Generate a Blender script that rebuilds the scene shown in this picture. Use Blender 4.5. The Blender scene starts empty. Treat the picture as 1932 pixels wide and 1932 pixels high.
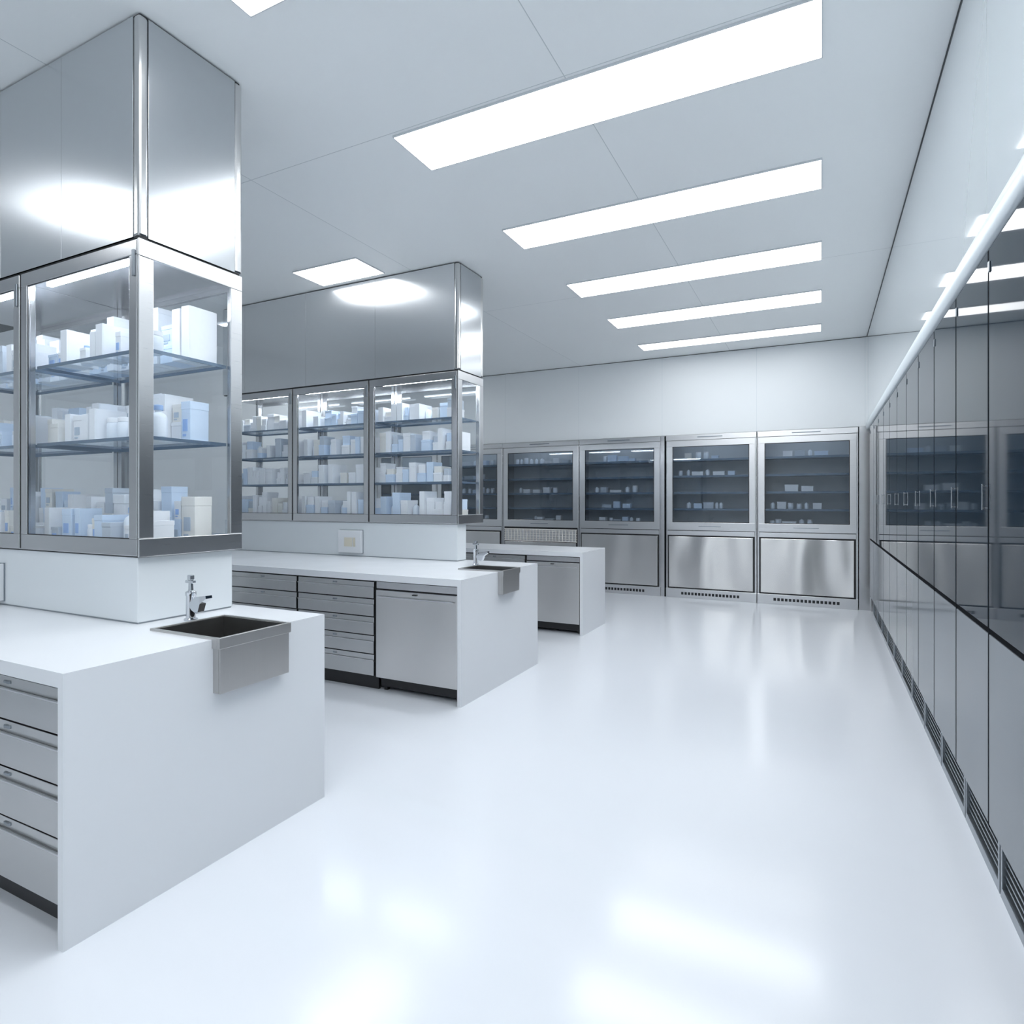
import bpy, bmesh, math, random
from mathutils import Vector, Matrix
random.seed(7)
scene = bpy.context.scene
COL = scene.collection
try:
    scene.view_settings.view_transform = 'Standard'
    scene.view_settings.look = 'None'
except Exception:
    pass

# ---------------------------------------------------------------- materials
def new_mat(name):
    m = bpy.data.materials.new(name); m.use_nodes = True
    nt = m.node_tree
    return m, nt, nt.nodes['Principled BSDF']

def mat_plain(name, col, rough=0.4, metal=0.0, var=0.03, scale=6.0, spec=0.5, coat=0.0, ior=1.5, rvar=0.04):
    m, nt, b = new_mat(name)
    tc = nt.nodes.new('ShaderNodeTexCoord')
    no = nt.nodes.new('ShaderNodeTexNoise'); no.inputs['Scale'].default_value = scale
    nt.links.new(tc.outputs['Object'], no.inputs['Vector'])
    r = nt.nodes.new('ShaderNodeValToRGB')
    r.color_ramp.elements[0].position = 0.0; r.color_ramp.elements[1].position = 1.0
    r.color_ramp.elements[0].color = (*[max(0, c*(1-var)) for c in col], 1)
    r.color_ramp.elements[1].color = (*[min(1, c*(1+var)) for c in col], 1)
    nt.links.new(no.outputs['Fac'], r.inputs['Fac'])
    nt.links.new(r.outputs['Color'], b.inputs['Base Color'])
    mr = nt.nodes.new('ShaderNodeMapRange')
    mr.inputs['To Min'].default_value = max(0.02, rough-rvar); mr.inputs['To Max'].default_value = rough+rvar
    nt.links.new(no.outputs['Fac'], mr.inputs['Value'])
    nt.links.new(mr.outputs['Result'], b.inputs['Roughness'])
    b.inputs['Metallic'].default_value = metal
    b.inputs['IOR'].default_value = ior
    b.inputs['Specular IOR Level'].default_value = spec
    b.inputs['Coat Weight'].default_value = coat
    b.inputs['Coat Roughness'].default_value = 0.06
    return m

def mat_steel(name, col=(0.68, 0.68, 0.69), rough=0.28, stretch=(1.5, 1.5, 160), aniso=0.0, vertical=False, warp=0.0):
    m, nt, b = new_mat(name)
    tc = nt.nodes.new('ShaderNodeTexCoord')
    mp = nt.nodes.new('ShaderNodeMapping'); mp.inputs['Scale'].default_value = stretch
    no = nt.nodes.new('ShaderNodeTexNoise'); no.inputs['Scale'].default_value = 3.0; no.inputs['Detail'].default_value = 2
    nt.links.new(tc.outputs['Object'], mp.inputs['Vector']); nt.links.new(mp.outputs['Vector'], no.inputs['Vector'])
    mr = nt.nodes.new('ShaderNodeMapRange'); mr.inputs['To Min'].default_value = rough-0.015; mr.inputs['To Max'].default_value = rough+0.015
    nt.links.new(no.outputs['Fac'], mr.inputs['Value']); nt.links.new(mr.outputs['Result'], b.inputs['Roughness'])
    r = nt.nodes.new('ShaderNodeValToRGB')
    r.color_ramp.elements[0].position = 0.25; r.color_ramp.elements[1].position = 0.75
    r.color_ramp.elements[0].color = (*[c*0.98 for c in col], 1); r.color_ramp.elements[1].color = (*[min(1, c*1.015) for c in col], 1)
    nt.links.new(no.outputs['Fac'], r.inputs['Fac']); nt.links.new(r.outputs['Color'], b.inputs['Base Color'])
    b.inputs['Metallic'].default_value = 1.0
    if warp > 0:   # slight oil-canning of thin sheet metal
        mp2 = nt.nodes.new('ShaderNodeMapping'); mp2.inputs['Scale'].default_value = (1.0, 1.0, 0.35); mp2.inputs['Rotation'].default_value = (0, 0.25, 0)
        n2 = nt.nodes.new('ShaderNodeTexNoise'); n2.inputs['Scale'].default_value = 2.6; n2.inputs['Detail'].default_value = 0.0
        nt.links.new(tc.outputs['Object'], mp2.inputs['Vector']); nt.links.new(mp2.outputs['Vector'], n2.inputs['Vector'])
        bp = nt.nodes.new('ShaderNodeBump'); bp.inputs['Strength'].default_value = 1.0; bp.inputs['Distance'].default_value = warp
        nt.links.new(n2.outputs['Fac'], bp.inputs['Height']); nt.links.new(bp.outputs['Normal'], b.inputs['Normal'])
    if aniso > 0:
        b.inputs['Anisotropic'].default_value = aniso
        if vertical:
            cv = nt.nodes.new('ShaderNodeCombineXYZ'); cv.inputs[2].default_value = 1.0
            nt.links.new(cv.outputs[0], b.inputs['Tangent'])
        else:
            g = nt.nodes.new('ShaderNodeNewGeometry')
            cr = nt.nodes.new('ShaderNodeVectorMath'); cr.operation = 'CROSS_PRODUCT'; cr.inputs[1].default_value = (0, 0, 1)
            nt.links.new(g.outputs['Normal'], cr.inputs[0]); nt.links.new(cr.outputs[0], b.inputs['Tangent'])
    return m

def mat_lines(name, col, linecol, rough, lines, coat=0.0, w=0.006, spec=0.5):
    m, nt, b = new_mat(name)
    tc = nt.nodes.new('ShaderNodeTexCoord'); sp = nt.nodes.new('ShaderNodeSeparateXYZ')
    nt.links.new(tc.outputs['Object'], sp.inputs[0])
    acc = None
    for ax, off, per in lines:
        s = nt.nodes.new('ShaderNodeMath'); s.operation = 'SUBTRACT'; s.inputs[1].default_value = off-per*0.5
        nt.links.new(sp.outputs[ax], s.inputs[0])
        d = nt.nodes.new('ShaderNodeMath'); d.operation = 'DIVIDE'; d.inputs[1].default_value = per
        nt.links.new(s.outputs[0], d.inputs[0])
        f = nt.nodes.new('ShaderNodeMath'); f.operation = 'FRACT'; nt.links.new(d.outputs[0], f.inputs[0])
        g = nt.nodes.new('ShaderNodeMath'); g.operation = 'SUBTRACT'; g.inputs[1].default_value = 0.5
        nt.links.new(f.outputs[0], g.inputs[0])
        a = nt.nodes.new('ShaderNodeMath'); a.operation = 'ABSOLUTE'; nt.links.new(g.outputs[0], a.inputs[0])
        l = nt.nodes.new('ShaderNodeMath'); l.operation = 'LESS_THAN'; l.inputs[1].default_value = w*0.5/per
        nt.links.new(a.outputs[0], l.inputs[0])
        if acc is None: acc = l.outputs[0]
        else:
            mx = nt.nodes.new('ShaderNodeMath'); mx.operation = 'MAXIMUM'
            nt.links.new(acc, mx.inputs[0]); nt.links.new(l.outputs[0], mx.inputs[1]); acc = mx.outputs[0]
    mix = nt.nodes.new('ShaderNodeMix'); mix.data_type = 'RGBA'
    mix.inputs['A'].default_value = (*col, 1); mix.inputs['B'].default_value = (*linecol, 1)
    nt.links.new(acc, mix.inputs['Factor']); nt.links.new(mix.outputs['Result'], b.inputs['Base Color'])
    b.inputs['Roughness'].default_value = rough
    b.inputs['Coat Weight'].default_value = coat; b.inputs['Coat Roughness'].default_value = 0.04
    b.inputs['Specular IOR Level'].default_value = spec
    return m

def mat_glass(name, tint, gloss=0.06, rough=0.02):
    # thin pane: Schlick reflectance, same from both sides
    m = bpy.data.materials.new(name); m.use_nodes = True; nt = m.node_tree; nt.nodes.clear()
    out = nt.nodes.new('ShaderNodeOutputMaterial'); mix = nt.nodes.new('ShaderNodeMixShader')
    tr = nt.nodes.new('ShaderNodeBsdfTransparent'); tr.inputs[0].default_value = (*tint, 1)
    gl = nt.nodes.new('ShaderNodeBsdfGlossy'); gl.inputs['Roughness'].default_value = rough
    gl.inputs['Color'].default_value = (0.93, 0.97, 1, 1)
    lw = nt.nodes.new('ShaderNodeLayerWeight'); lw.inputs['Blend'].default_value = 0.5
    pw = nt.nodes.new('ShaderNodeMath'); pw.operation = 'POWER'; pw.inputs[1].default_value = 4.5
    nt.links.new(lw.outputs['Facing'], pw.inputs[0])
    ma = nt.nodes.new('ShaderNodeMath'); ma.operation = 'MULTIPLY_ADD'; ma.inputs[1].default_value = 0.9-gloss; ma.inputs[2].default_value = gloss; ma.use_clamp = True
    nt.links.new(pw.outputs[0], ma.inputs[0]); nt.links.new(ma.outputs[0], mix.inputs[0])
    nt.links.new(tr.outputs[0], mix.inputs[1]); nt.links.new(gl.outputs[0], mix.inputs[2])
    nt.links.new(mix.outputs[0], out.inputs['Surface'])
    return m

def mat_emit(name, col, s):
    m = bpy.data.materials.new(name); m.use_nodes = True; nt = m.node_tree; nt.nodes.clear()
    out = nt.nodes.new('ShaderNodeOutputMaterial'); e = nt.nodes.new('ShaderNodeEmission')
    e.inputs[0].default_value = (*col, 1); e.inputs[1].default_value = s
    nt.links.new(e.outputs[0], out.inputs['Surface']); return m

EMIT = 10.8
M_light = mat_emit('light_diffuser', (0.935, 0.972, 1.0), EMIT)
M_lightDim = mat_emit('light_diffuser_dimmed', (0.935, 0.972, 1.0), 4.5)
M_fillGlow = mat_emit('cabinet_fill_glow', (0.84, 0.92, 1.0), 46.0)  # added fill glow for the glass cabinets, not a fitted lamp
M_fillGlowB = mat_emit('cabinet_fill_glow_soft', (0.82, 0.91, 1.0), 10.0)  # weaker added glow for behind the smoked windows
M_floor = mat_plain('white_epoxy', (0.700, 0.725, 0.770), rough=0.15, var=0.002, scale=0.5, rvar=0.015, spec=0.40)
M_ceil = mat_lines('ceiling_panels', (0.94, 0.965, 0.975), (0.60, 0.64, 0.66), 0.35, [('X', -1.2, 2.33), ('Y', 3.0, 3.32)], w=0.005)
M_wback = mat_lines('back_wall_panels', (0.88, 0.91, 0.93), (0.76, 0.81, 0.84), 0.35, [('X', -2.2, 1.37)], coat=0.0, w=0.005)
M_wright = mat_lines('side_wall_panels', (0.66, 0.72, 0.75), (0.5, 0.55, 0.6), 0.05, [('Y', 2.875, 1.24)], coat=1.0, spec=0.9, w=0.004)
M_wall = mat_plain('plain_wall', (0.85, 0.88, 0.90), rough=0.35)
M_white = mat_plain('white_solid_surface', (0.74, 0.76, 0.79), rough=0.25, var=0.004, scale=2)
M_ped = mat_plain('pale_laminate', (0.72, 0.76, 0.79), rough=0.2, var=0.005, scale=2)
M_steel = mat_steel('brushed_steel')
M_steelH = mat_steel('brushed_steel_panel', (0.64, 0.66, 0.68), 0.26, aniso=0.55)
M_steelE = mat_steel('brushed_steel_end_panel', (0.58, 0.60, 0.62), 0.20, aniso=0.3)
M_steelH2 = mat_steel('brushed_steel_panel_light', (0.78, 0.79, 0.80), 0.26, aniso=0.7)
M_steelD = mat_steel('brushed_steel_drawer', (0.58, 0.58, 0.575), 0.20, warp=0.03)
M_steelV = mat_steel('brushed_steel_vertical', (0.68, 0.67, 0.66), 0.26, (160, 160, 1.0), aniso=0.7, vertical=True, warp=0.07)
M_steelC = mat_steel('steel_corner', (0.64, 0.64, 0.64), 0.22, (160, 160, 1.0))
M_steelF = mat_steel('steel_frame', (0.60, 0.60, 0.61), 0.25)
M_sink = mat_steel('sink_steel', (0.55, 0.54, 0.53), 0.33, (120, 120, 1.5))
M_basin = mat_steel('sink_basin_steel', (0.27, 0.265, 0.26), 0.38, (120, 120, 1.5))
M_chrome = mat_plain('chrome', (0.6, 0.62, 0.65), rough=0.1, metal=1.0)
M_black = mat_plain('black_plastic', (0.012, 0.012, 0.014), rough=0.4)
M_blackM = mat_plain('black_rubber', (0.006, 0.007, 0.009), rough=0.7, spec=0.1, ior=1.2)
M_dark = mat_plain('dark_gap', (0.03, 0.033, 0.036), rough=0.5)
M_glass = mat_glass('clear_glass', (0.97, 0.985, 0.995), 0.035)
M_dglass = mat_glass('smoked_glass', (0.62, 0.66, 0.70), 0.06)
M_door = mat_plain('dark_lacquered_glass', (0.012, 0.022, 0.034), rough=0.04, spec=0.5, ior=1.19, rvar=0.005, scale=1.5)
M_door2 = mat_plain('grey_lacquered_panel', (0.20, 0.22, 0.24), rough=0.10, spec=0.5, ior=1.14, rvar=0.01, scale=1.5)
M_shelf = mat_plain('shelf_blue_steel', (0.16, 0.22, 0.30), rough=0.25, metal=0.3)
M_shelfG = mat_glass('shelf_glass', (0.86, 0.92, 0.97), 0.06)
M_inner = mat_plain('cabinet_interior_grey', (0.60, 0.64, 0.68), rough=0.5)
M_grille = mat_plain('grille_metal', (0.30, 0.33, 0.36), rough=0.3, metal=0.9)
M_cove = mat_plain('satin_white_cove', (0.66, 0.72, 0.76), rough=0.35, coat=0.0, spec=0.4, scale=2, rvar=0.01)
M_beige = mat_plain('beige_socket', (0.66, 0.62, 0.52), rough=0.4)
M_lat = mat_plain('cream_lattice', (0.80, 0.78, 0.74), rough=0.4)
M_cart = [mat_plain('carton_white', (0.90, 0.92, 0.96), 0.5), mat_plain('carton_pale_blue', (0.68, 0.80, 0.96), 0.5),
          mat_plain('carton_grey', (0.58, 0.64, 0.72), 0.5), mat_plain('carton_cream', (0.86, 0.85, 0.82), 0.5)]
M_lab = mat_plain('carton_label_blue', (0.35, 0.52, 0.85), 0.5)
M_lab2 = mat_plain('carton_label_grey', (0.50, 0.58, 0.68), 0.5)
M_bot = mat_plain('bottle_plastic', (0.82, 0.88, 0.96), 0.3)
M_cap = mat_plain('bottle_cap', (0.35, 0.5, 0.78), 0.35)

# ---------------------------------------------------------------- mesh helpers
def mesh_from_bm(bm, name, mats, smooth=False):
    bmesh.ops.recalc_face_normals(bm, faces=bm.faces)
    me = bpy.data.meshes.new(name); bm.to_mesh(me); bm.free()
    for mt in (mats if isinstance(mats, (list, tuple)) else [mats]): me.materials.append(mt)
    if smooth:
        for p in me.polygons: p.use_smooth = True
    return me

def add_box(bm, b, bev=0.0, mi=0):
    x0, x1, y0, y1, z0, z1 = b
    r = bmesh.ops.create_cube(bm, size=1.0)
    vs = r['verts']
    for v in vs:
        v.co = Vector(((x0+x1)/2+v.co.x*(x1-x0), (y0+y1)/2+v.co.y*(y1-y0), (z0+z1)/2+v.co.z*(z1-z0)))
    fs = set(f for v in vs for f in v.link_faces)
    for f in fs: f.material_index = mi
    if bev > 0:
        es = list(set(e for v in vs for e in v.link_edges))
        bmesh.ops.bevel(bm, geom=es, offset=bev, segments=2, profile=0.5, affect='EDGES', clamp_overlap=True, material=mi if mi else -1)

def boxes_mesh(name, boxes, mats, bev=0.0):
    bm = bmesh.new()
    for b in boxes:
        mi = b[6] if len(b) > 6 else 0
        add_box(bm, b[:6], bev, mi)
    return mesh_from_bm(bm, name, mats)

def quad_mesh(name, axis, c, a0, a1, z0, z1, mat):
    bm = bmesh.new()
    if axis == 'Y': pts = [(a0, c, z0), (a1, c, z0), (a1, c, z1), (a0, c, z1)]
    elif axis == 'X': pts = [(c, a0, z0), (c, a1, z0), (c, a1, z1), (c, a0, z1)]
    else: pts = [(a0, z0, c), (a1, z0, c), (a1, z1, c), (a0, z1, c)]
    bm.faces.new([bm.verts.new(p) for p in pts])
    me = bpy.data.meshes.new(name); bm.to_mesh(me); bm.free(); me.materials.append(mat)
    return me

def lathe_mesh(name, prof, mats, seg=20, axis='Z'):
    bm = bmesh.new(); rings = []
    for r, z in prof:
        if r < 1e-5: rings.append([bm.verts.new((0, 0, z))])
        else: rings.append([bm.verts.new((r*math.cos(2*math.pi*i/seg), r*math.sin(2*math.pi*i/seg), z)) for i in range(seg)])
    for a, b in zip(rings[:-1], rings[1:]):
        for i in range(seg):
            j = (i+1) % seg
            if len(a) == 1 and len(b) == 1: continue
            if len(a) == 1: bm.faces.new((a[0], b[i], b[j]))
            elif len(b) == 1: bm.faces.new((a[i], a[j], b[0]))
            else: bm.faces.new((a[i], a[j], b[j], b[i]))
    me = mesh_from_bm(bm, name, mats, smooth=True)
    try: me.set_sharp_from_angle(angle=math.radians(40))
    except Exception: pass
    return me

def obj(name, data, parent=None, loc=(0, 0, 0), label=None, category=None, group=None, kind=None):
    o = bpy.data.objects.new(name, data); COL.objects.link(o)
    o.location = loc
    if parent: o.parent = parent
    if label: o['label'] = label
    if category: o['category'] = category
    if group: o['group'] = group
    if kind: o['kind'] = kind
    return o

def part(name, boxes, mat, parent, bev=0.002, loc=(0, 0, 0), label=None):
    return obj(name, boxes_mesh(name, boxes, mat, bev), parent, loc, label)

def copy_tree(o, parent=None):
    c = o.copy(); COL.objects.link(c); c.parent = parent
    for ch in o.children: copy_tree(ch, c)
    return c

# ---------------------------------------------------------------- room
H = 3.70
XR = 0.56; XL = -7.75; YB = 9.58; YF = -2.6
def structure(name, boxes, mat, bev=0):
    return obj(name, boxes_mesh(name, boxes, mat, bev), kind='structure')
structure('floor', [(XL-0.1, 1.05, YF-0.1, 10.1, -0.1, 0.0)], M_floor)
structure('ceiling', [(XL-0.1, 1.05, YF-0.1, 10.1, H, H+0.1)], M_ceil)
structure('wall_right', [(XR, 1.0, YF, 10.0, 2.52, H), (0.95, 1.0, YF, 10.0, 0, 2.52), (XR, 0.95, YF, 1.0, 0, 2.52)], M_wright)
structure('wall_back', [(XL, XR, YB, 10.05, 2.485, H), (XL, 0.95, 10.0, 10.05, 0, 2.485)], M_wback)
structure('wall_left', [(XL-0.1, XL, YF, 10.0, 0, H)], M_wall)
structure('wall_front', [(XL, XR, YF-0.1, YF, 0, H)], M_wall)
structure('trim_1', [(XR-0.004, XR, YF, YB, H-0.009, H-0.002)], M_dark)
structure('trim_2', [(XL, XR-0.006, YB-0.006, YB, H-0.008, H-0.002)], M_dark)
structure('trim_3', [(0.465, 0.95, 9.53, 9.58, 0.0, 2.485), (0.60, 0.64, 9.46, 9.53, 0, 2.44)], M_steelF, 0.002)
structure('trim_5', [(-2.206, -2.150, 9.522, 9.60, 0.0, 2.475)], M_steelF, 0.002)
structure('trim_6', [(-2.150, -2.132, 9.530, 9.60, 0.0, 2.47)], M_blackM)

# cove moulding above the side cabinets
bm = bmesh.new()
prof = []
for i in range(17):
    t = i/16
    z = 2.43 + 0.11*t
    x = XR - 0.002 - 0.020*math.sin(math.pi*t)**0.8*(1-0.4*t)
    prof.append((x, z))
prof = [(XR+0.03, 2.43)] + prof + [(XR, 2.542)]
ys = [1.0+i*(9.50-1.0)/24 for i in range(25)]
rows = []
for y in ys: rows.append([bm.verts.new((x, y, z)) for x, z in prof])
for a, b in zip(rows[:-1], rows[1:]):
    for k in range(len(prof)-1): bm.faces.new((a[k], a[k+1], b[k+1], b[k]))
bm.faces.new(rows[0]); bm.faces.new(rows[-1])
obj('trim_4', mesh_from_bm(bm, 'trim_4', M_cove, True), kind='structure')

# ---------------------------------------------------------------- ceiling lights
def ceiling_light(x0, x1, y0, y1, lab, grp, mat=None):
    e = obj('ceiling_light', None, loc=((x0+x1)/2, (y0+y1)/2, H), label=lab, category='ceiling light', group=grp)
    w = (x1-x0)/2; d = (y1-y0)/2
    part('diffuser', [(-w+0.006, w-0.006, -d+0.006, d-0.006, -0.012, -0.001)], mat or M_light, e, 0)
    part('frame', [(-w, w, -d, -d+0.006, -0.014, 0), (-w, w, d-0.006, d, -0.014, 0), (-w, -w+0.006, -d+0.006, d-0.006, -0.014, 0), (w-0.006, w, -d+0.006, d-0.006, -0.014, 0)], M_white, e, 0)
for y0, y1 in [(-1.30, -0.88), (0.14, 0.56), (1.55, 1.98), (3.02, 3.44), (4.46, 4.88), (5.88, 6.32), (7.23, 7.67), (8.62, 8.98)]:
    ceiling_light(-2.33, 0.01, y0, y1, 'long flush white rectangular ceiling light panel, switched on', 'long ceiling light panels', M_lightDim if y0 > 8 else None)
for x0, x1, y0, y1 in [(-4.75, -3.93, -1.3, -0.9), (-5.3, -4.48, 0.35, 0.8), (-4.58, -3.79, 4.37, 4.79), (-7.2, -6.0, 7.2, 7.65)]:  # last panel is added, hidden behind a casing, to brighten the left back wall
    ceiling_light(x0, x1, y0, y1, 'short flush white ceiling light panel above the steel casings', 'short ceiling light panels')

# ---------------------------------------------------------------- islands
def drawer_unit(x_right, yf, w, fr, lab=''):
    e = obj('drawer_cabinet', None, loc=(x_right, yf, 0), label=lab, category='drawer cabinet', group='stainless under-counter drawer cabinets')
    part('body', [(-w, 0, 0.03, 0.36, 0.10, 0.858)], M_black, e, 0)
    part('kickboard', [(-w+0.01, -0.01, 0.07, 0.09, 0.0, 0.10)], M_black, e, 0)
    for (z0, z1) in fr:
        d = obj('drawer', boxes_mesh('drawer', [(-w+0.008, -0.008, 0.004, 0.03, z0+0.005, z1-0.045), (-w+0.008, -0.008, 0.009, 0.03, z1-0.046, z1-0.004)], M_steelD, 0.0015), e)
        part('handle', [(-w+0.008, -0.008, -0.003, 0.006, z1-0.050, z1-0.043)], M_steel, d, 0.002)
        part('latch', [(-w/2-0.020, -w/2+0.020, 0.004, 0.012, z1-0.030, z1-0.018)], M_grille, d, 0.003, label='small dark drawer latch')
    return e

def door_unit(x_right, yf, w, lab):
    e = obj('undercounter_cabinet', None, loc=(x_right, yf, 0), label=lab, category='under-counter cabinet', group='stainless under-counter door cabinets')
    part('body', [(-w, 0, 0.03, 0.36, 0.10, 0.858)], M_black, e, 0)
    part('kickboard', [(-w+0.01, -0.01, 0.07, 0.09, 0.03, 0.10), (-w+0.03, -w+0.06, 0.08, 0.11, 0, 0.03), (-0.06, -0.03, 0.08, 0.11, 0, 0.03), (-0.06, -0.03, 0.28, 0.31, 0, 0.1), (-w+0.03, -w+0.06, 0.28, 0.31, 0, 0.1)], M_black, e, 0)
    part('control_strip', [(-w+0.012, -0.010, 0.008, 0.03, 0.80, 0.852)], M_steelF, e, 0.002)
    d = part('door', [(-w+0.012, -0.010, 0.0, 0.03, 0.115, 0.790)], M_steelV, e, 0.004)
    part('handle', [(-w+0.03, -0.03, -0.012, -0.006, 0.735, 0.745), (-w+0.06, -w+0.08, -0.008, 0.002, 0.736, 0.744), (-0.08, -0.06, -0.008, 0.002, 0.736, 0.744)], M_steel, d, 0.002)
    part('latch', [(-w/2-0.02, -w/2+0.02, -0.010, 0.004, 0.765, 0.775)], M_black, d, 0.002, label='small black door latch')
    return e

def worktop(xe, y0, y1, xl, sink, lab):
    T = 0.91; t = 0.05
    e = obj('island_worktop', None, loc=(xe, y0, 0), label=lab, category='worktop')
    D = y1-y0; L = xl-xe
    p = 0.032
    if sink:
        sx, s0, s1 = sink[0]-xe, sink[1]-y0, sink[2]-y0
        sb = sink[3]
        part('countertop', [(L, sx, 0, D, T-t, T), (sx, 0, 0, s0, T-t, T), (sx, 0, s1, D, T-t, T)], M_white, e, 0)
        part('end_panel', [(-p, 0, 0, s0, 0, T-t), (-p, 0, s1, D, 0, T-t), (-p, 0, s0, s1, 0, sb)], M_white, e, 0)
    else:
        part('countertop', [(L, 0, 0, D, T-t, T)], M_white, e, 0)
        part('end_panel', [(-p, 0, 0, D, 0, T-t)], M_white, e, 0)
    part('back_panel', [(L, -p, D-0.03, D-0.005, 0, T-t), (L, L+p, 0.40, D-0.03, 0, T-t)], M_white, e, 0)
    return e

def sink(x0, x1, y0, y1, z0, z1, lab):
    e = obj('sink', None, loc=(x0, y0, z0), label=lab, category='sink', group='apron sinks')
    w = x1-x0; d = y1-y0; h = z1-z0; t = 0.010; rh = 0.045
    part('basin', [(0.012, w-0.016, 0.012, d-0.012, 0.002, t), (0.012, 0.012+t, 0.012, d-0.012, t, h-0.004), (w-0.016-t, w-0.016, 0.012, d-0.012, t, h-0.004),
                   (0.012+t, w-0.016-t, 0.012, 0.012+t, t, h-0.004), (0.012+t, w-0.016-t, d-0.012-t, d-0.012, t, h-0.004)], M_basin, e, 0.0)
    part('apron', [(w-0.016, w-0.006, 0.008, d-0.008, 0, h-rh), (0.30, w-0.016, 0.006, 0.012, 0, h-rh), (0.30, w-0.016, d-0.012, d-0.006, 0, h-rh)], M_sink, e, 0.001)
    part('rim', [(0, 0.012, 0, d, h-rh, h), (w-0.016, w, 0, d, h-rh, h), (0.012, w-0.016, 0, 0.012, h-rh, h), (0.012, w-0.016, d-0.012, d, h-rh, h)], M_sink, e, 0.0015)
    obj('drain', lathe_mesh('drain', [(0, 0.002), (0.02, 0.002), (0.028, 0.006), (0.036, 0.006), (0.038, 0.0)], M_chrome), e, (w/2, d/2, t))
    return e

def faucet(x, y, z, lab):
    e = obj('faucet', None, loc=(x, y, z), label=lab, category='faucet', group='chrome sink faucets')
    obj('body', lathe_mesh('body', [(0, 0), (0.030, 0), (0.030, 0.008), (0.022, 0.014), (0.021, 0.115), (0.024, 0.12), (0.024, 0.135), (0.012, 0.142), (0.010, 0.18), (0.0, 0.18)], M_chrome), e)
    bm = bmesh.new()
    pts = [(0.0, 0.075), (0.05, 0.115), (0.125, 0.125), (0.128, 0.112), (0.085, 0.085), (0.07, 0.045), (0.055, 0.04), (0.03, 0.05)]
    a = [bm.verts.new((px, -0.017, pz)) for px, pz in pts]; b = [bm.verts.new((px, 0.017, pz)) for px, pz in pts]
    bm.faces.new(a); bm.faces.new(b)
    for i in range(len(pts)):
        j = (i+1) % len(pts); bm.faces.new((a[i], a[j], b[j], b[i]))
    obj('spout', mesh_from_bm(bm, 'spout', M_chrome), e)
    part('lever', [(-0.03, 0.025, -0.010, 0.010, 0.175, 0.19), (-0.012, 0.012, -0.012, 0.012, 0.19, 0.215)], M_chrome, e, 0.004)
    return e

# island 1
worktop(-2.21, 1.137, 2.32, -6.2, (-2.60, 1.695, 2.05, 0.69), 'white island worktop with waterfall end and large apron sink')
dz = [(0.12, 0.343), (0.343, 0.521), (0.521, 0.69), (0.69, 0.85)]
drawer_unit(-2.245, 1.15, 0.72, dz, lab='stainless cabinet with four drawers beside the waterfall panel')
drawer_unit(-2.975, 1.15, 0.72, dz, lab='stainless cabinet with four drawers under the white worktop')
sink(-2.61, -2.163, 1.685, 2.06, 0.692, 0.920, 'large square stainless apron sink set into the worktop end')
faucet(-2.665, 1.92, 0.91, 'chrome single-lever faucet with wedge spout beside large apron sink')
# island 2
worktop(-2.29, 3.753, 5.08, -6.4, (-2.65, 4.32, 4.61, 0.73), 'white island worktop over stainless drawers with small sink')
dz5 = [(0.115, 0.285), (0.285, 0.43), (0.43, 0.575), (0.575, 0.715), (0.715, 0.85)]
door_unit(-2.325, 3.77, 0.755, 'stainless single-door cabinet beside five-drawer cabinets')
drawer_unit(-3.085, 3.77, 0.81, dz5, lab='stainless five-drawer cabinet beside the single-door cabinet')
drawer_unit(-3.90, 3.77, 0.81, dz5, lab='stainless cabinet with five drawers under the worktop')
drawer_unit(-4.715, 3.77, 0.81, dz5, lab='stainless cabinet with five drawers under the worktop')
sink(-2.66, -2.24, 4.31, 4.62, 0.732, 0.922, 'small stainless apron sink on the white worktop end')
faucet(-2.71, 4.69, 0.91, 'chrome single-lever faucet behind the small apron sink')
# island 3
worktop(-2.32, 6.34, 7.12, -6.0, None, 'short white island worktop without a sink')
door_unit(-2.355, 6.355, 0.66, 'narrow stainless single-door cabinet under the sinkless worktop')
drawer_unit(-3.02, 6.355, 0.81, dz5, lab='stainless five-drawer cabinet under the sinkless worktop')

def pedestal(x1, x0, y0, y1, z1, lab):
    e = obj('island_pedestal', None, loc=(x1, y0, 0.91), label=lab, category='partition')
    w = x1-x0; d = y1-y0; h = z1-0.91
    part('panel', [(-w, 0, 0, d, 0.006, h)], M_ped, e, 0.004)
    part('base_seal', [(-w+0.004, -0.004, 0.004, d-0.004, 0, 0.006)], M_grille, e, 0)
pedestal(-2.79, -6.1, 1.745, 2.25, 1.215, 'pale deep upstand on the worktop beneath the glass cabinets')
pedestal(-3.03, -6.2, 4.90, 5.06, 1.255, 'pale thin upstand on the worktop beneath three glass cabinets')

def socket(x, y, z, w, h, lab):
    e = obj('socket_panel', None, loc=(x, y, z), label=lab, category='power socket', group='wall socket panels')
    part('cover', [(-w/2, w/2, -0.035, 0, -h/2, h/2)], M_white, e, 0.004)
    part('surround', [(-w/2-0.004, w/2+0.004, -0.006, 0, -h/2-0.004, h/2+0.004)], M_grille, e, 0)
    part('outlet', [(-w*0.22, w*0.12, -0.039, -0.035, -h*0.22, h*0.18)], M_beige, e, 0.001)
    part('outlet', [(w*0.16, w*0.26, -0.039, -0.035, -h*0.22, h*0.18)], M_beige, e, 0.001)
socket(-4.30, 4.90, 1.06, 0.30, 0.23, 'white electrical socket panel on the thin upstand')
socket(-4.07, 1.745, 1.035, 0.24, 0.20, 'white electrical socket panel on the deep upstand')

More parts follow.
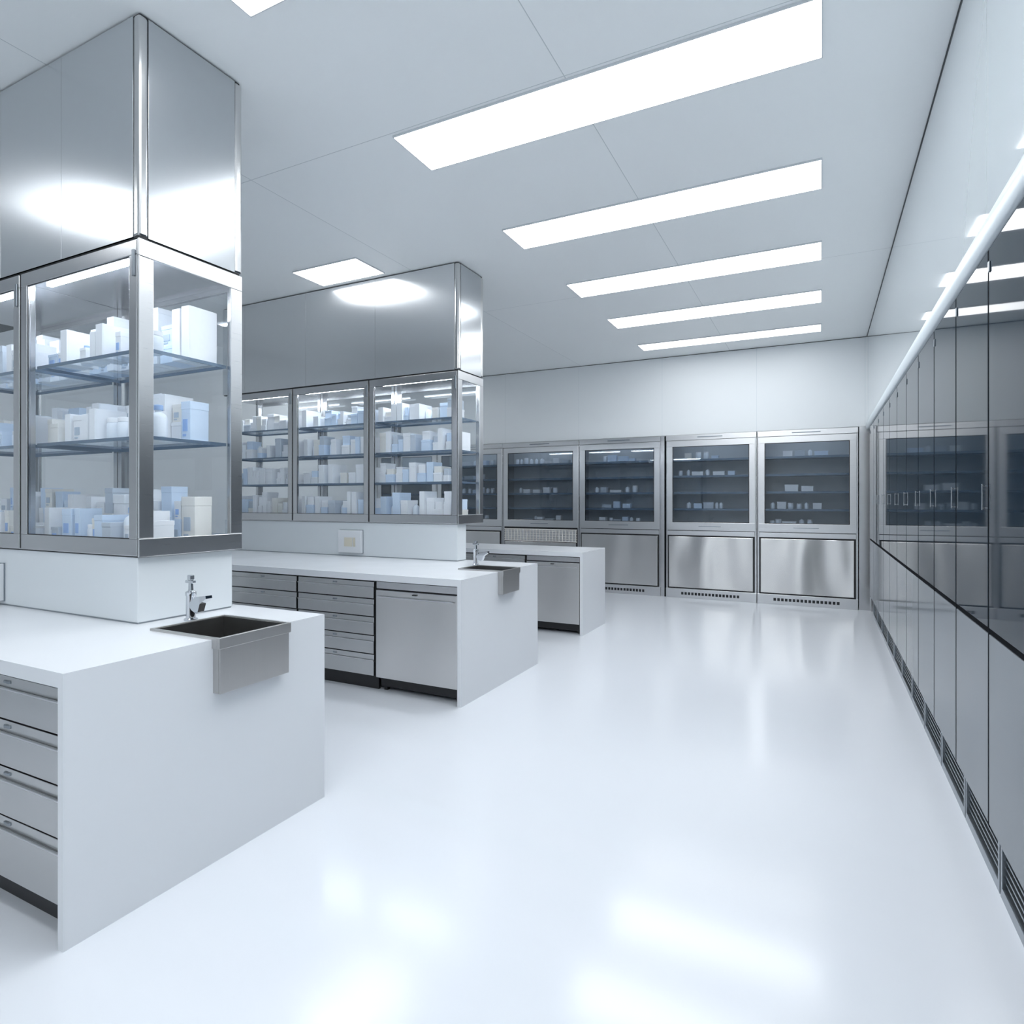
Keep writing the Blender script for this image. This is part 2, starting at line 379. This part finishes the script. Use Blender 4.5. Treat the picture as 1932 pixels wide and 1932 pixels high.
def bulkhead(x1, x0, y0, y1, z0, segs, lab, mat):
    e = obj('steel_bulkhead', None, loc=(x1, y0, z0), label=lab, category='ceiling bulkhead')
    d = y1-y0; h = H-z0-0.004
    W = x1-x0; r = 0.045
    part('core', [(-W+0.01, -0.01, 0.01, d-0.01, 0.0, h)], M_dark, e, 0)
    part('corner_trim', [(-r, 0, 0, r, 0.008, h-0.008)], M_steelC, e, 0.012)
    part('corner_trim', [(-r, 0, d-r, d, 0.008, h-0.008)], M_steelC, e, 0.012)
    x = -r
    while x > -W+0.05:
        nx = max(-W, x-segs)
        part('panel', [(nx+0.0008, x-0.0008, 0.001, 0.012, 0.008, h-0.008)], mat, e, 0.0006)
        part('panel', [(nx+0.0008, x-0.0008, d-0.012, d-0.001, 0.008, h-0.008)], mat, e, 0.0006)
        x = nx
    part('panel', [(-0.012, -0.001, r+0.0008, d-r-0.0008, 0.008, h-0.008)], M_steelE, e, 0.0006)
    return e
bulkhead(-2.76, -6.1, 1.731, 2.288, 2.672, 0.58, 'tall brushed stainless casing from deep glass cabinets to ceiling', M_steelH)
bulkhead(-3.00, -6.2, 4.871, 5.34, 2.69, 0.93, 'brushed stainless casing from three glass cabinets to ceiling', M_steelH2)

def display_cabinet(x1, y0, w, d, z0, z1, shelves, endcap, lab, grp):
    e = obj('display_cabinet', None, loc=(x1, y0, z0), label=lab, category='glass cabinet', group=grp)
    h = z1-z0; p = 0.035
    fr = [(-w, 0, 0.02, d-0.02, 0, 0.045), (-w, 0, 0.02, d-0.02, h-0.045, h),
          (-w, -w+p, 0.02, 0.055, 0.045, h-0.045), (-p, 0, 0.02, 0.055, 0.045, h-0.045),
          (-w, -w+p, d-0.055, d-0.02, 0.045, h-0.045), (-p, 0, d-0.055, d-0.02, 0.045, h-0.045)]
    part('body', fr, M_steelF, e, 0.002)
    f = 0.062
    for yy, sgn in ((0.0, 1), (d-0.02, -1)):
        dr = part('door', [(-w+0.005, -0.005, yy, yy+0.02, 0.004, f+0.02), (-w+0.005, -0.005, yy, yy+0.02, h-f-0.01, h-0.004),
                           (-w+0.005, -w+f, yy, yy+0.02, f+0.02, h-f-0.01), (-f, -0.005, yy, yy+0.02, f+0.02, h-f-0.01)], M_steelF, e, 0.003)
        obj('glass_pane', quad_mesh('glass_pane', 'Y', yy+0.010, -w+f-0.002, -f+0.002, f+0.018, h-f-0.008, M_glass), dr)
        if sgn > 0:
            part('gasket', [(-w+f, -w+f+0.004, 0.004, 0.007, f+0.02, h-f-0.01), (-f-0.004, -f, 0.004, 0.007, f+0.02, h-f-0.01), (-w+f, -f, 0.004, 0.007, f+0.02, f+0.024), (-w+f, -f, 0.004, 0.007, h-f-0.014, h-f-0.01)], M_black, dr, 0)
            part('hinge', [(-0.032, -0.014, -0.008, 0.0, h-0.17, h-0.05)], M_grille, dr, 0.003)
    if endcap:
        q = 0.07
        s = part('side_frame', [(-0.0, 0.012, 0.0, d, 0.0, 0.085), (0, 0.012, 0, d, h-0.08, h), (0, 0.012, 0, q, 0.085, h-0.08), (0, 0.012, d-q, d, 0.085, h-0.08)], M_steel, e, 0.003)
        obj('glass_pane', quad_mesh('glass_pane', 'X', 0.006, q-0.002, d-q+0.002, 0.083, h-0.078, M_glass), s)
    for sz in shelves:
        s = part('shelf', [(-w+0.037, -0.037, 0.060, 0.066, sz-z0-0.016, sz-z0), (-w+0.037, -0.037, d-0.066, d-0.060, sz-z0-0.016, sz-z0),
                       (-w+0.037, -w+0.043, 0.066, d-0.066, sz-z0-0.016, sz-z0), (-0.043, -0.037, 0.066, d-0.066, sz-z0-0.016, sz-z0)], M_shelf, e, 0.0)
        obj('glass_pane', quad_mesh('glass_pane', 'Z', sz-z0-0.001, -w+0.043, -0.043, 0.066, d-0.066, M_shelfG), s)
    part('added_fill_strip', [(-w+0.1, -0.1, 0.075, 0.10, h-0.056, h-0.046)], M_fillGlow, e, 0, label='added glowing fill strip brightening the cabinet contents')  # added emitter, brightens the boxes on the shelves
    return e

C1 = dict(z0=1.218, z1=2.670, sh=[2.19, 1.78])
for i in range(2):
    display_cabinet(-2.772-i*1.0, 1.731, 0.992, 0.557, C1['z0'], C1['z1'], C1['sh'], i == 0,
        'deep steel-framed glass cabinet filled with white boxes' if i else 'deep steel-framed glass cabinet with glazed end and three shelf levels', 'deep glass cabinets above worktop')
C2 = dict(z0=1.258, z1=2.688, sh=[2.27, 1.96, 1.66])
for i in range(3):
    display_cabinet(-3.012-i*1.045, 4.871, 1.037, 0.469, C2['z0'], C2['z1'], C2['sh'], i == 0,
        'steel-framed glass cabinet packed with boxes on four shelves' if i else 'steel-framed glass cabinet with glazed end, packed with boxes', 'row of three glass cabinets above worktop')

# ---------------------------------------------------------------- cabinet contents
def carton_mesh(mi):
    return boxes_mesh('carton', [(-0.5, 0.5, -0.5, 0.5, 0, 0.80), (-0.515, 0.515, -0.515, 0.515, 0.80, 1.0)], M_cart[mi], 0.012)
carton_meshes = [carton_mesh(i) for i in range(4)]
label_meshes = [boxes_mesh('label', [(-0.32, 0.18, -0.522, -0.5, 0.25, 0.55), (-0.32, 0.02, -0.522, -0.5, 0.12, 0.18)], m, 0) for m in (M_lab, M_lab2)]
bottle_body = lathe_mesh('bottle', [(0, 0), (0.44, 0), (0.5, 0.04), (0.5, 0.60), (0.42, 0.70), (0.2, 0.78), (0.2, 0.84), (0, 0.84)], M_bot, 16)
bottle_cap = lathe_mesh('cap', [(0, 0.84), (0.26, 0.84), (0.26, 0.98), (0.22, 1.0), (0, 1.0)], M_cap, 14)
jar_body = lathe_mesh('jar', [(0, 0), (0.46, 0), (0.5, 0.05), (0.5, 0.72), (0.44, 0.80), (0, 0.80)], M_bot, 16)
jar_cap = lathe_mesh('lid', [(0, 0.80), (0.47, 0.80), (0.48, 0.98), (0.44, 1.0), (0, 1.0)], M_cart[0], 16)
binder_mesh = boxes_mesh('binder', [(-0.5, 0.5, -0.5, -0.46, 0, 1), (-0.5, -0.42, -0.46, 0.5, 0, 1), (0.42, 0.5, -0.46, 0.5, 0, 1), (-0.42, 0.42, -0.45, 0.45, 0.02, 0.95)], M_cart[0], 0.01)

count = [0]
def put_carton(cx, yc, z, w, d, h, grp, place, detail):
    mi = random.choices(range(4), (6, 3.5, 1.0, 1))[0]
    col = ['white', 'pale blue', 'grey', 'cream'][mi]
    o = obj('carton', carton_meshes[mi], None, (cx, yc, z), '%s cardboard carton on %s' % (col, place), 'box', grp)
    if detail and random.random() < 0.6: obj('label', random.choice(label_meshes), o)
    o.scale = (w, d, h); count[0] += 1
    return o

def fill(xa, xb, yc, z, hmax, grp, place, detail=True, kinds=('carton', 'carton', 'carton', 'bottle', 'jar', 'binder'), dmax=0.16, dens=1.0, wmin=0.05, wmax=0.15, hmin=0.35, stack=0.0):
    x = xa
    while True:
        k = random.choice(kinds)
        if k == 'carton':
            w = random.uniform(wmin, wmax); d = random.uniform(0.6, 1.0)*dmax; h = random.uniform(hmin, 1.0)*hmax
        elif k == 'binder':
            w = random.uniform(0.045, 0.07); d = dmax; h = random.uniform(0.75, 1.0)*hmax
        elif k == 'bottle':
            w = random.uniform(0.05, 0.08); d = w; h = min(hmax, w*random.uniform(1.9, 2.6))
        else:
            w = random.uniform(0.06, 0.09); d = w; h = min(hmax, w*random.uniform(1.0, 1.4))
        if x+w > xb: break
        cx = x+w/2
        if k == 'carton':
            if stack and random.random() < stack:
                h1 = h*random.uniform(0.45, 0.6)
                put_carton(cx, yc, z, w*0.95, d, h1, grp, place, detail)
                put_carton(cx, yc, z+h1+0.0005, w*random.uniform(0.75, 0.93), d*0.9, h-h1, grp, place, detail)
            else:
                put_carton(cx, yc, z, w*0.95, d, h, grp, place, detail)
            x += w + random.uniform(0.001, 0.012)/dens
            continue
        elif k == 'binder':
            o = obj('box_file', binder_mesh, None, (cx, yc, z), 'white upright box file on %s' % place, 'box file', grp)
        elif k == 'bottle':
            o = obj(k, bottle_body, None, (cx, yc, z), 'pale plastic bottle with blue cap on %s' % place, 'bottle', grp)
            if detail: obj('cap', bottle_cap, o)
        else:
            o = obj(k, jar_body, None, (cx, yc, z), 'pale plastic jar with white lid on %s' % place, 'jar', grp)
            obj('lid', jar_cap, o)
        o.scale = (w*0.95, d, h)
        count[0] += 1
        x += w + random.uniform(0.001, 0.012)/dens
for i in range(2):
    xa = -2.772-i*1.0-0.992+0.045; xb = -2.772-i*1.0-0.045
    for z, hm in ((2.19, 0.18), (1.78, 0.16), (1.218+0.045, 0.18)):
        g = 'containers in deep glass cabinets'; pl = 'glass cabinet shelf'
        fill(xa, xb, 1.731+0.17, z+0.0005, hm, g, pl, wmin=0.04, wmax=0.09)
        fill(xa, xb, 1.731+0.38, z+0.0005, min(hm*1.65, 0.30), g, pl, wmin=0.06, wmax=0.11, hmin=0.6, kinds=('carton', 'carton', 'binder', 'carton'), stack=0.7)
for i in range(3):
    xa = -3.012-i*1.045-1.037+0.04; xb = -3.012-i*1.045-0.04
    for z, hm in ((2.27, 0.19), (1.96, 0.22), (1.66, 0.22), (1.258+0.045, 0.27)):
        fill(xa, xb, 4.871+0.20, z+0.0005, hm, 'containers in row of three glass cabinets', 'glass cabinet shelf', detail=False, wmin=0.05, wmax=0.11, dmax=0.22, hmin=0.5,
             kinds=('carton', 'carton', 'carton', 'bottle', 'binder'), stack=0.4)

# ---------------------------------------------------------------- back wall cabinets
edges = [(-7.72, -6.335), (-6.335, -4.965), (-4.965, -3.55), (-3.55, -2.206), (-2.132, -0.822), (-0.822, 0.459)]
YF_B = 9.52
for i in range(6):
    xa, xb = edges[i]
    w = xb-xa
    e = obj('wall_cabinet', None, loc=(xa, YF_B, 0), label='tall stainless cabinet with smoked glass window and steel lower door' if i != 2 else 'tall stainless cabinet with smoked window and cream lattice grille', category='wall cabinet', group='tall stainless window cabinets')
    t = 0.014
    part('body', [(t, w-t, 0.03, 0.05, 2.36, 2.47), (t, w-t, 0.03, 0.42, 2.45, 2.47), (t, w-t, 0.03, 0.42, 1.09, 1.12),
                  (0.004, 0.03, 0.02, 0.42, 0.0, 2.47), (w-0.03, w-0.004, 0.02, 0.42, 0.0, 2.47),
                  (0.03, w-0.03, 0.04, 0.40, 0.10, 0.12)], M_steelF, e, 0.002)
    part('back_panel', [(0.03, w-0.03, 0.40, 0.42, 0.1, 2.45)], M_inner, e, 0)
    part('top_rail', [(0.004, w-0.004, 0.0, 0.03, 2.395, 2.475)], M_steel, e, 0.004)
    f = 0.085
    s = part('window_frame', [(0.02, w-0.02, 0, 0.025, 2.30, 2.39), (0.02, w-0.02, 0, 0.025, 1.03, 1.15), (0.02, 0.02+f, 0, 0.025, 1.15, 2.30), (w-0.02-f, w-0.02, 0, 0.025, 1.15, 2.30)], M_steel, e, 0.003)
    obj('glass_pane', quad_mesh('glass_pane', 'Y', 0.012, 0.018+f, w-0.018-f, 1.148, 2.302, M_dglass), s)
    part('gasket', [(0.02+f, 0.028+f, 0.003, 0.009, 1.15, 2.30), (w-0.028-f, w-0.02-f, 0.003, 0.009, 1.15, 2.30), (0.02+f, w-0.02-f, 0.003, 0.009, 1.15, 1.158), (0.02+f, w-0.02-f, 0.003, 0.009, 2.292, 2.30)], M_black, s, 0)
    part('handle', [(w/2-0.16, w/2+0.16, -0.018, -0.010, 1.088, 1.098), (w/2-0.15, w/2-0.13, -0.012, 0.002, 1.088, 1.098), (w/2+0.13, w/2+0.15, -0.012, 0.002, 1.088, 1.098)], M_grille, s, 0.002)
    part('handle', [(w/2-0.18, w/2+0.18, -0.010, 0.002, 2.43, 2.444)], M_grille, e, 0.003)
    part('gap_backing', [(0.03, w-0.03, 0.022, 0.03, 0.10, 1.03)], M_black, e, 0)
    if i != 2:
        part('lower_door', [(0.05, w-0.05, -0.004, 0.020, 0.16, 0.935)], M_steelV, e, 0.006)
        part('rail', [(0.03, w-0.03, 0.0, 0.022, 0.955, 1.02)], M_steel, e, 0.002)
    else:
        part('lower_door', [(0.05, w-0.05, -0.004, 0.020, 0.16, 0.78)], M_steelV, e, 0.006)
        gb = [(0.04, w-0.04, 0.0, 0.02, 0.79, 0.80)] + [(0.04, w-0.04, 0.0, 0.02, 0.79+0.042*q, 0.797+0.042*q) for q in range(1, 5)] + [(0.04, w-0.04, 0.0, 0.02, 0.985, 1.0)]
        n = 22
        for k in range(n+1):
            xx = 0.05+(w-0.11)*k/n
            gb.append((xx, xx+0.008, 0.002, 0.018, 0.80, 0.985))
        part('lattice_backing', [(0.05, w-0.05, 0.0185, 0.0215, 0.79, 1.0)], M_steel, e, 0)
        part('lattice_grille', gb, M_lat, e, 0, label='cream lattice ventilation grille')
    part('kickboard', [(0.004, w-0.004, 0.004, 0.03, 0.0, 0.14)], M_steel, e, 0.003)
    sl = []
    for k in range(17):
        xx = w/2-0.42+k*0.050
        sl.append((xx, xx+0.034, 0.0, 0.006, 0.05, 0.09))
    part('vent', sl, M_black, e, 0, label='row of dark ventilation slots')
    for sz in (1.36, 1.61, 1.86, 2.11):
        part('shelf', [(0.032, w-0.032, 0.05, 0.38, sz-0.03, sz)], M_shelf, e, 0)
    part('added_fill_strip', [(0.15, w-0.15, 0.06, 0.085, 2.44, 2.449)], M_fillGlowB, e, 0, label='added glowing fill strip brightening the cabinet contents')  # added emitter, lifts the dim interior behind smoked glass
    if i >= 1:
        for sz in (1.121, 1.36, 1.61, 1.86, 2.11):
            if random.random() < 0.35: continue
            a = xa+0.15+random.uniform(0, 0.3); b = xb-0.15-random.uniform(0, 0.3)
            fill(a, b, YF_B+0.17, sz+0.0005, 0.11, 'containers in tall stainless window cabinets', 'smoked window cabinet shelf', detail=False, wmin=0.09, wmax=0.2, dens=0.2, dmax=0.12, kinds=('carton', 'carton', 'bottle', 'jar'))

# ---------------------------------------------------------------- side wall cabinets
w = 0.62
first = None
Y0 = 2.875-3*w
for i in range(13):
    y = Y0+i*w
    if y+w > 9.50: break
    if first is None:
        e = obj('tall_cabinet', None, loc=(0.565, y, 0), label='tall built-in cabinet with dark mirror-like glass door, grey lower door', category='cabinet', group='row of dark glass-fronted tall cabinets')
        part('body', [(0.028, 0.37, 0.002, w-0.002, 0.25, 2.43)], M_black, e, 0)
        part('joint_strip', [(0.001, 0.028, 0.0, 0.010, 0.25, 2.42), (0.001, 0.028, w-0.010, w, 0.25, 2.42)], M_blackM, e, 0)
        d = part('upper_door', [(0, 0.024, 0.0105, w-0.0105, 0.998, 2.42)], M_door, e, 0.001)
        part('handle', [(-0.014, -0.009, 0.035, 0.040, 1.44, 1.54), (-0.010, 0.002, 0.035, 0.040, 1.445, 1.450), (-0.010, 0.002, 0.035, 0.040, 1.53, 1.535)], M_chrome, d, 0.001)
        part('hinge', [(-0.005, 0.0, w-0.030, w-0.012, 2.33, 2.37)], M_grille, d, 0.002)
        part('lower_door', [(0, 0.024, 0.0105, w-0.0105, 0.262, 0.974)], M_door2, e, 0.001)
        part('rail', [(0.002, 0.028, 0.002, w-0.002, 0.976, 0.996)], M_blackM, e, 0.001)
        gr = [(0.035, 0.06, 0.008, w-0.008, 0.0, 0.04), (0.035, 0.06, 0.008, w-0.008, 0.225, 0.248), (0.035, 0.06, 0.008, 0.03, 0.04, 0.225), (0.035, 0.06, w-0.03, w-0.008, 0.04, 0.225)]
        for k in range(6):
            z = 0.056+k*0.029
            gr.append((0.046, 0.06, 0.03, w-0.03, z, z+0.008))
        part('vent_grille', gr, M_grille, e, 0.001)
        part('grille_backing', [(0.062, 0.37, 0.01, w-0.01, 0.0, 0.248)], M_blackM, e, 0)
        first = e
    else:
        c = copy_tree(first); c.location = (0.565, y, 0)

# ---------------------------------------------------------------- world & camera
wd = bpy.data.worlds.new('World'); scene.world = wd; wd.use_nodes = True
wd.node_tree.nodes['Background'].inputs[0].default_value = (0.7, 0.8, 0.9, 1)
wd.node_tree.nodes['Background'].inputs[1].default_value = 0.5

cam = bpy.data.cameras.new('camera'); co = bpy.data.objects.new('camera', cam); COL.objects.link(co)
cam.sensor_width = 36; cam.lens = 36*1160/1932
cam.shift_y = -21/1932
cam.clip_start = 0.02
co.location = (0, 0, 1.475)
co.rotation_euler = (math.radians(90), 0, math.radians(26.65))
scene.camera = co
print('contents', count[0])
